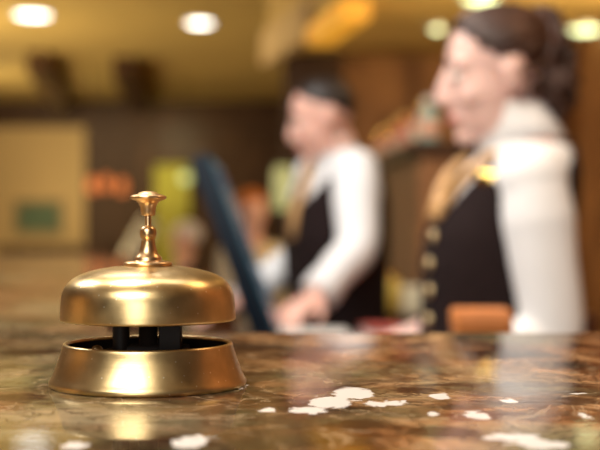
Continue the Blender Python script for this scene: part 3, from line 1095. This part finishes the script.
# ------------------------------------------------------------------ desks, monitor and small things behind the counter
desk = empty('staff_desk', (0, 0, 0), 'dark wooden staff worktop just behind the marble counter', 'desk')
DZ = 0.95
MB().box((-0.10, 0.93, DZ - 0.04), (1.85, 1.83, DZ), 0.006).build('desk_top', M['dark_wood'], desk, sharp=40)
MB().box((-0.05, 0.94, 0), (1.80, 1.00, DZ - 0.04), 0.004).build('desk_panel', M['dark_wood'], desk, sharp=40)
desk2 = empty('computer_desk', (0, 0, 0), 'dark computer desk under the monitor in front of the man', 'desk')
MB().box((-0.24, 2.29, DZ - 0.04), (0.27, 3.15, DZ), 0.006).build('desk_top', M['dark_wood'], desk2, sharp=40)
for x in (-0.21, 0.20):
    for y in (2.33, 3.08):
        MB().box((x, y, 0), (x + 0.05, y + 0.05, DZ - 0.04), 0.004).build('leg', M['dark_wood'], desk2, sharp=40)

# monitor seen nearly edge-on, leaning back
mon = empty('computer_monitor', (-0.040, 2.54, DZ), 'dark flat computer monitor with blue edge seen edge-on between bell and man', 'monitor')
ang = math.atan2(67, 178)
Mm = Matrix.Translation((0.0, 0, 0.05)) @ Matrix.Rotation(-ang, 4, 'Y') @ Matrix.Rotation(R(1.0), 4, 'Z')
HT = 0.375
sc_ = MB().box((-0.036, -0.23, 0.0), (0.0, 0.23, HT), 0.006).xf(Mm).build('casing', M['monitor'], mon, sharp=40)
MB().box((-0.0005, -0.222, 0.012), (0.004, 0.222, HT - 0.010), 0.001).xf(Mm).build('bezel', M['glow_rim'], mon, sharp=40)
MB().box((0.0035, -0.208, 0.03), (0.005, 0.208, HT - 0.028)).xf(Mm).build('screen', mat('blue_screen', (0.01, 0.02, 0.03), 0.2, emit=(0.01, 0.09, 0.18), es=0.35), mon, False)
MB().tube([(-0.03, 0, 0.012), (-0.045, 0, 0.08), (-0.07, 0, 0.16)], [0.022, 0.020, 0.024], 14).build('stand', M['monitor'], mon)
MB().box((-0.14, -0.13, 0.0), (0.07, 0.13, 0.014), 0.006).build('stand_base', M['monitor'], mon, sharp=40)

ps = MB()
random.seed(2)
tag(MB().box((-0.065, 2.70, DZ), (0.105, 2.90, DZ + 0.034), 0.002).build('paper_stack', M['paper'], None, False), 'stack of white paper on the desk below the man', 'paper')
bk = empty('notebook', (0.200, 3.05, DZ), 'red notebook lying on the desk right of the white paper', 'book', R(8))
MB().box((-0.045, -0.08, 0.0), (0.045, 0.08, 0.004), 0.001).build('back_cover', M['redbook'], bk, False)
MB().box((-0.042, -0.076, 0.004), (0.042, 0.076, 0.021), 0.001).build('pages', M['paper'], bk, False)
MB().box((-0.045, -0.08, 0.021), (0.045, 0.08, 0.026), 0.001).build('front_cover', M['redbook'], bk, False)
# orange card box standing on the staff worktop
cbx = empty('card_box', tuple(P(481, 220, 1.47)[:2]) + (DZ,), 'orange leather card box in front of the woman\'s vest', 'box')
MB().box((-0.031, -0.03, 0.0), (0.031, 0.03, 0.155), 0.004).build('box_body', M['orange'], cbx, sharp=40)
MB().box((-0.0325, -0.0315, 0.150), (0.0325, 0.0315, 0.178), 0.004).build('lid', M['orange'], cbx, sharp=40)

# low sideboard with a yellow jar and an ivory box
sb = empty('sideboard', (0.55, 4.18, 0), 'low maroon sideboard behind the man', 'sideboard')
MB().box((-0.36, -0.22, 0.06), (0.36, 0.22, 0.90), 0.004).build('cabinet_body', M['maroon'], sb, sharp=40)
MB().box((-0.375, -0.235, 0.90), (0.375, 0.235, 0.93), 0.005).build('top', M['maroon'], sb, sharp=40)
for x in (-0.35, 0.01):
    d_ = MB().box((x, -0.237, 0.09), (x + 0.34, -0.222, 0.88), 0.003).build('door', M['maroon'], sb, sharp=40)
    MB().ball((x + (0.30 if x < 0 else 0.04), -0.248, 0.5), 0.011).build('knob', M['gold'], d_)
for x in (-0.33, 0.27):
    MB().box((x, -0.2, 0), (x + 0.06, 0.2, 0.06), 0.003).build('foot', M['maroon'], sb, sharp=40)
jar = empty('jar', tuple(P(388, 220, 4.08)[:2]) + (0.93,), 'round yellow jar on the sideboard between man and woman', 'jar')
MB().lathe([(0, 0), (0.032, 0), (0.044, 0.02), (0.05, 0.055), (0.046, 0.09), (0.034, 0.11), (0.03, 0.114), (0, 0.114)], n=32).build('jar_body', M['ygold'], jar, sharp=50)
MB().lathe([(0, 0.112), (0.034, 0.112), (0.036, 0.118), (0.03, 0.128), (0.01, 0.134), (0.008, 0.142), (0.010, 0.150), (0, 0.154)], n=32).build('lid', M['gold'], jar, sharp=50)
ibx = empty('gift_box', tuple(P(417, 220, 4.08)[:2]) + (0.93,), 'ivory box on the sideboard right of the yellow jar', 'box')
MB().box((-0.05, -0.04, 0), (0.05, 0.04, 0.07), 0.003).build('box_body', M['ivory'], ibx, sharp=40)
MB().box((-0.052, -0.042, 0.068), (0.052, 0.042, 0.09), 0.003).build('lid', M['ivory'], ibx, sharp=40)

# tall cabinet with the row of bottles on top
cabm = empty('back_bar_cabinet', (0.0, 0.0, 0), 'tall brown wooden cabinet under the row of red bottles', 'cabinet')
dirc = V((0.37 - 0.45, 1.84, 0)).normalized()
nx = V((dirc.y, -dirc.x, 0))
A0 = V((0.425, 4.47, 0))


def cab_box(u0, u1, w0, w1, z0, z1):
    c = [A0 + dirc * u + nx * ww for u, ww in ((u0, w0), (u1, w0), (u1, w1), (u0, w1))]
    return MB().prism([(p.x, p.y) for p in c], z0, z1)


cab_box(0, 2.1, 0, 0.5, 0.0, 1.46).build('cabinet_body', M['wall_wood'], cabm, False)
cab_box(-0.03, 2.13, -0.04, 0.54, 1.46, 1.505).build('top', M['dark_wood'], cabm, False)
for i in range(4):
    d_ = cab_box(0.02 + i * 0.515, 0.515 + i * 0.515, -0.012, 0.0, 0.08, 1.42).build('door', M['wall_wood'], cabm, False)
    q = A0 + dirc * (0.46 + i * 0.515) - nx * 0.02
    MB().ball((q.x, q.y, 0.85), 0.012).build('knob', M['gold'], d_)
bott = None
ordn = ['first', 'second', 'third', 'fourth', 'fifth', 'sixth', 'seventh', 'eighth', 'ninth']
cname = ['coral', 'amber', 'dark red', 'salmon', 'sea-green']
seq = [4, 0, 3, 2, 0, 1, 0, 3, 1]
hs = [1.0, 1.05, 0.92, 1.0, 0.88, 1.06, 0.95, 1.0, 0.93]
for i, ci in enumerate(seq):
    q = A0 + dirc * (0.05 + 0.23 * i) + nx * (0.03 + 0.01 * (i % 3))
    k = hs[i]
    r = empty('bottle', (q.x, q.y, 1.505), '%s bottle, %s from the woman in the row on the tall cabinet' % (cname[ci], ordn[i]), 'bottle', group='bottles on top of the cabinet')
    MB().lathe([(0, 0), (0.036, 0), (0.04, 0.006), (0.041, 0.085 * k), (0.034, 0.102 * k), (0.016, 0.116 * k), (0.014, 0.138 * k), (0, 0.138 * k)], n=28).build('bottle_body', BOTTLE[ci], r, sharp=50)
    MB().lathe([(0, 0.134 * k), (0.0165, 0.134 * k), (0.0165, 0.158 * k), (0, 0.159 * k)], n=20).build('cap', M['gold'] if ci != 4 else M['whiteplastic'], r, sharp=50)
    MB().lathe([(0.0415, 0.025 * k), (0.0418, 0.03 * k), (0.0418, 0.068 * k), (0.0415, 0.072 * k)], n=28).build('paper_label', M['ivory'] if i % 3 == 1 else BOTTLE[3], r, sharp=50)

# ------------------------------------------------------------------ lamps
def downlight(px, py, zc, label, rad, strong=True, group='recessed ceiling lights'):
    d = FPX * (zc - CZ) / (HOR - py)
    p = P(px, py, d)
    r = empty('ceiling_light', (p.x, p.y, zc), label, 'ceiling light', 0, group)
    MB().lathe([(rad, 0.0), (rad + 0.03, 0.0), (rad + 0.028, -0.012), (rad + 0.004, -0.016), (rad, -0.012), (rad, 0.0)], n=32).build('trim_ring', M['chrome'], r, sharp=40)
    MB().lathe([(0, -0.030), (rad * 0.5, -0.026), (rad * 0.85, -0.016), (rad, -0.003), (0, -0.003)], n=32).build('diffuser', M['lamp_white'] if strong else M['lamp_green'], r, sharp=60)
    return r


downlight(33, 14, 3.0, 'round white ceiling light, leftmost in the lobby ceiling', 0.15)
downlight(200, 22, 3.0, 'round white ceiling light above the bell, left of the soffit', 0.12)
downlight(586, 28, 2.45, 'round soffit light right of the woman\'s hair', 0.11, False)
downlight(480, -3, 2.45, 'round soffit light at the top edge above the woman', 0.10, False)
downlight(437, 27, 2.45, 'small soffit light left of the woman\'s forehead', 0.045, False)

# amber glass light box along the slanting soffit edge
al = empty('amber_light', (0.33, 7.06, 2.45), 'glowing amber glass light box on the soffit edge above the man', 'light')
a0, a1 = V((0.30, 6.95, 0)), V((0.12, 8.02, 0))
t_ = (a1 - a0).normalized()
q_ = V((t_.y, -t_.x, 0))
pl = [a0 + q_ * 0.08, a1 + q_ * 0.08, a1 - q_ * 0.08, a0 - q_ * 0.08]
pl = [(p.x - 0.33, p.y - 7.06) for p in pl]
MB().prism(pl, -0.13, -0.012).build('glass_box', M['lamp_amber'], al, False)
MB().prism([(x * 1.02, y * 1.01) for x, y in pl], -0.012, 0.0).build('mount', M['bronze'], al, False)

# hanging orange lamps far back, in front of the dark panelling
for i, (px, py) in enumerate([(92, 186), (106, 184), (122, 187)]):
    p = P(px, py, 14.7)
    lab = ['leftmost of three small orange hanging lamps in the far lobby', 'middle of three small orange hanging lamps in the far lobby', 'rightmost of three small orange hanging lamps in the far lobby'][i]
    r = empty('pendant_lamp', (p.x, p.y, 3.0), lab, 'lamp', 0, 'orange pendants in the far lobby')
    dz = p.z - 3.0
    MB().tube([(0, 0, 0), (0, 0, dz + 0.09)], 0.008, 8).build('cord', M['black'], r)
    MB().lathe([(0, dz + 0.1), (0.03, dz + 0.1), (0.05, dz + 0.06), (0.062, dz), (0.05, dz - 0.07), (0, dz - 0.09)], n=24).build('lamp_shade', M['lamp_orange'], r)

# pale green lantern on the dark wall and the small wall light on the curtain
p = P(283, 189, 8.46)
r = empty('lantern', (p.x, p.y, p.z - 0.17), 'tall pale green lantern between monitor and man', 'lantern')
MB().lathe([(0, 0.03), (0.055, 0.03), (0.065, 0.06), (0.065, 0.27), (0.05, 0.32), (0, 0.32)], n=28).build('lamp_shade', M['lantern'], r, sharp=50)
MB().lathe([(0, 0.32), (0.045, 0.32), (0.02, 0.36), (0, 0.37)], n=20).build('cap', M['bronze'], r)
MB().lathe([(0, 0.03), (0.05, 0.03), (0.05, 0.0), (0.02, -0.02), (0.02, 0.02 - r.location.z), (0.16, 0.015 - r.location.z), (0.16, -r.location.z), (0, -r.location.z)], n=20).build('lamp_post', M['bronze'], r, sharp=40)

cu = MB()
rows = []
for z in (0.0, 0.7, 1.4, 2.05):
    rows.append([(-2.16 + 0.52 * j / 40, 18.97 + 0.03 * sin(j * 1.25), z) for j in range(41)])
cu.grid(rows, False, False)
cu = cu.build('curtain', M['ygreen'])
s_ = cu.modifiers.new('solid', 'SOLIDIFY'); s_.thickness = 0.012
tag(cu, 'bright yellow-green curtain panel on the far wall behind the bell plunger', 'curtain')
area('curtain_lamp_light', (-1.9, 17.9, 2.5), (-1.9, 19.0, 1.2), 0.3, 0.3, 15, (1.0, 0.92, 0.5))
p = P(185.5, 178, 16.2)
r = empty('wall_light', p, 'small round pale green globe light beside the yellow-green curtain', 'light')
MB().ball((0, 0, 0), 0.07).build('globe', M['globe'], r)
MB().tube([(0, 0, 0.06), (0, 0, 3.0 - p.z)], 0.008, 8).build('rod', M['bronze'], r)

# framed green picture on the beige wall
pa, pb = P(17, 203, 19.07), P(60, 231, 19.07)
r = empty('framed_picture', ((pa.x + pb.x) / 2, 19.1, (pa.z + pb.z) / 2), 'green framed picture on the beige far wall', 'picture')
hw, hh = (pb.x - pa.x) / 2, (pa.z - pb.z) / 2
MB().box((-hw, -0.03, -hh), (hw, -0.012, hh)).build('print', M['picture'], r, False)
fb = MB()
for b_ in (((-hw - 0.05, -0.045, hh), (hw + 0.05, 0, hh + 0.05)), ((-hw - 0.05, -0.045, -hh - 0.05), (hw + 0.05, 0, -hh)), ((-hw - 0.05, -0.045, -hh), (-hw, 0, hh)), ((hw, -0.045, -hh), (hw + 0.05, 0, hh))):
    fb.box(*b_)
fb.build('picture_frame', M['frame'], r, False)

# dark bench along the beige wall
r = empty('bench', (P(45, 220, 18.0).x, 18.0, 0), 'dark bench along the beige far wall below the picture', 'bench')
MB().box((-0.75, -0.3, 0.38), (0.75, 0.3, 0.46), 0.02).build('seat', M['dark_wood'], r, sharp=40)
MB().box((-0.75, 0.24, 0.46), (0.75, 0.3, 0.86), 0.02).build('backrest', M['dark_wood'], r, sharp=40)
for x in (-0.68, 0.62):
    MB().box((x, -0.26, 0), (x + 0.06, 0.26, 0.38), 0.01).build('leg', M['dark_wood'], r, sharp=40)

# bar stool with a tilted white back
p = P(123, 220, 10.3)
r = empty('bar_stool', (p.x, p.y, 0), 'high stool with a slanting off-white backrest left of the bell plunger', 'stool', R(0))
MB().lathe([(0, 0.72), (0.17, 0.72), (0.19, 0.75), (0.17, 0.79), (0, 0.80)], n=28).build('seat', M['whiteplastic'], r)
Mb = Matrix.Translation((-0.02, 0.05, 0.80)) @ Matrix.Rotation(R(30), 4, 'Y')
MB().box((-0.085, -0.02, 0.13), (0.085, 0.02, 0.50), 0.02).xf(Mb).build('backrest', M['whiteplastic'], r)
MB().tube([(0, 0.05, 0.74), (0.0, 0.06, 0.86), (0.07, 0.05, 0.98)], 0.014, 10).build('back_support', M['bronze'], r)
for k in range(4):
    a = pi / 4 + k * pi / 2
    MB().tube([(0.10 * cos(a), 0.10 * sin(a), 0.73), (0.2 * cos(a), 0.2 * sin(a), 0)], [0.018, 0.014], 10).build('leg', M['bronze'], r)
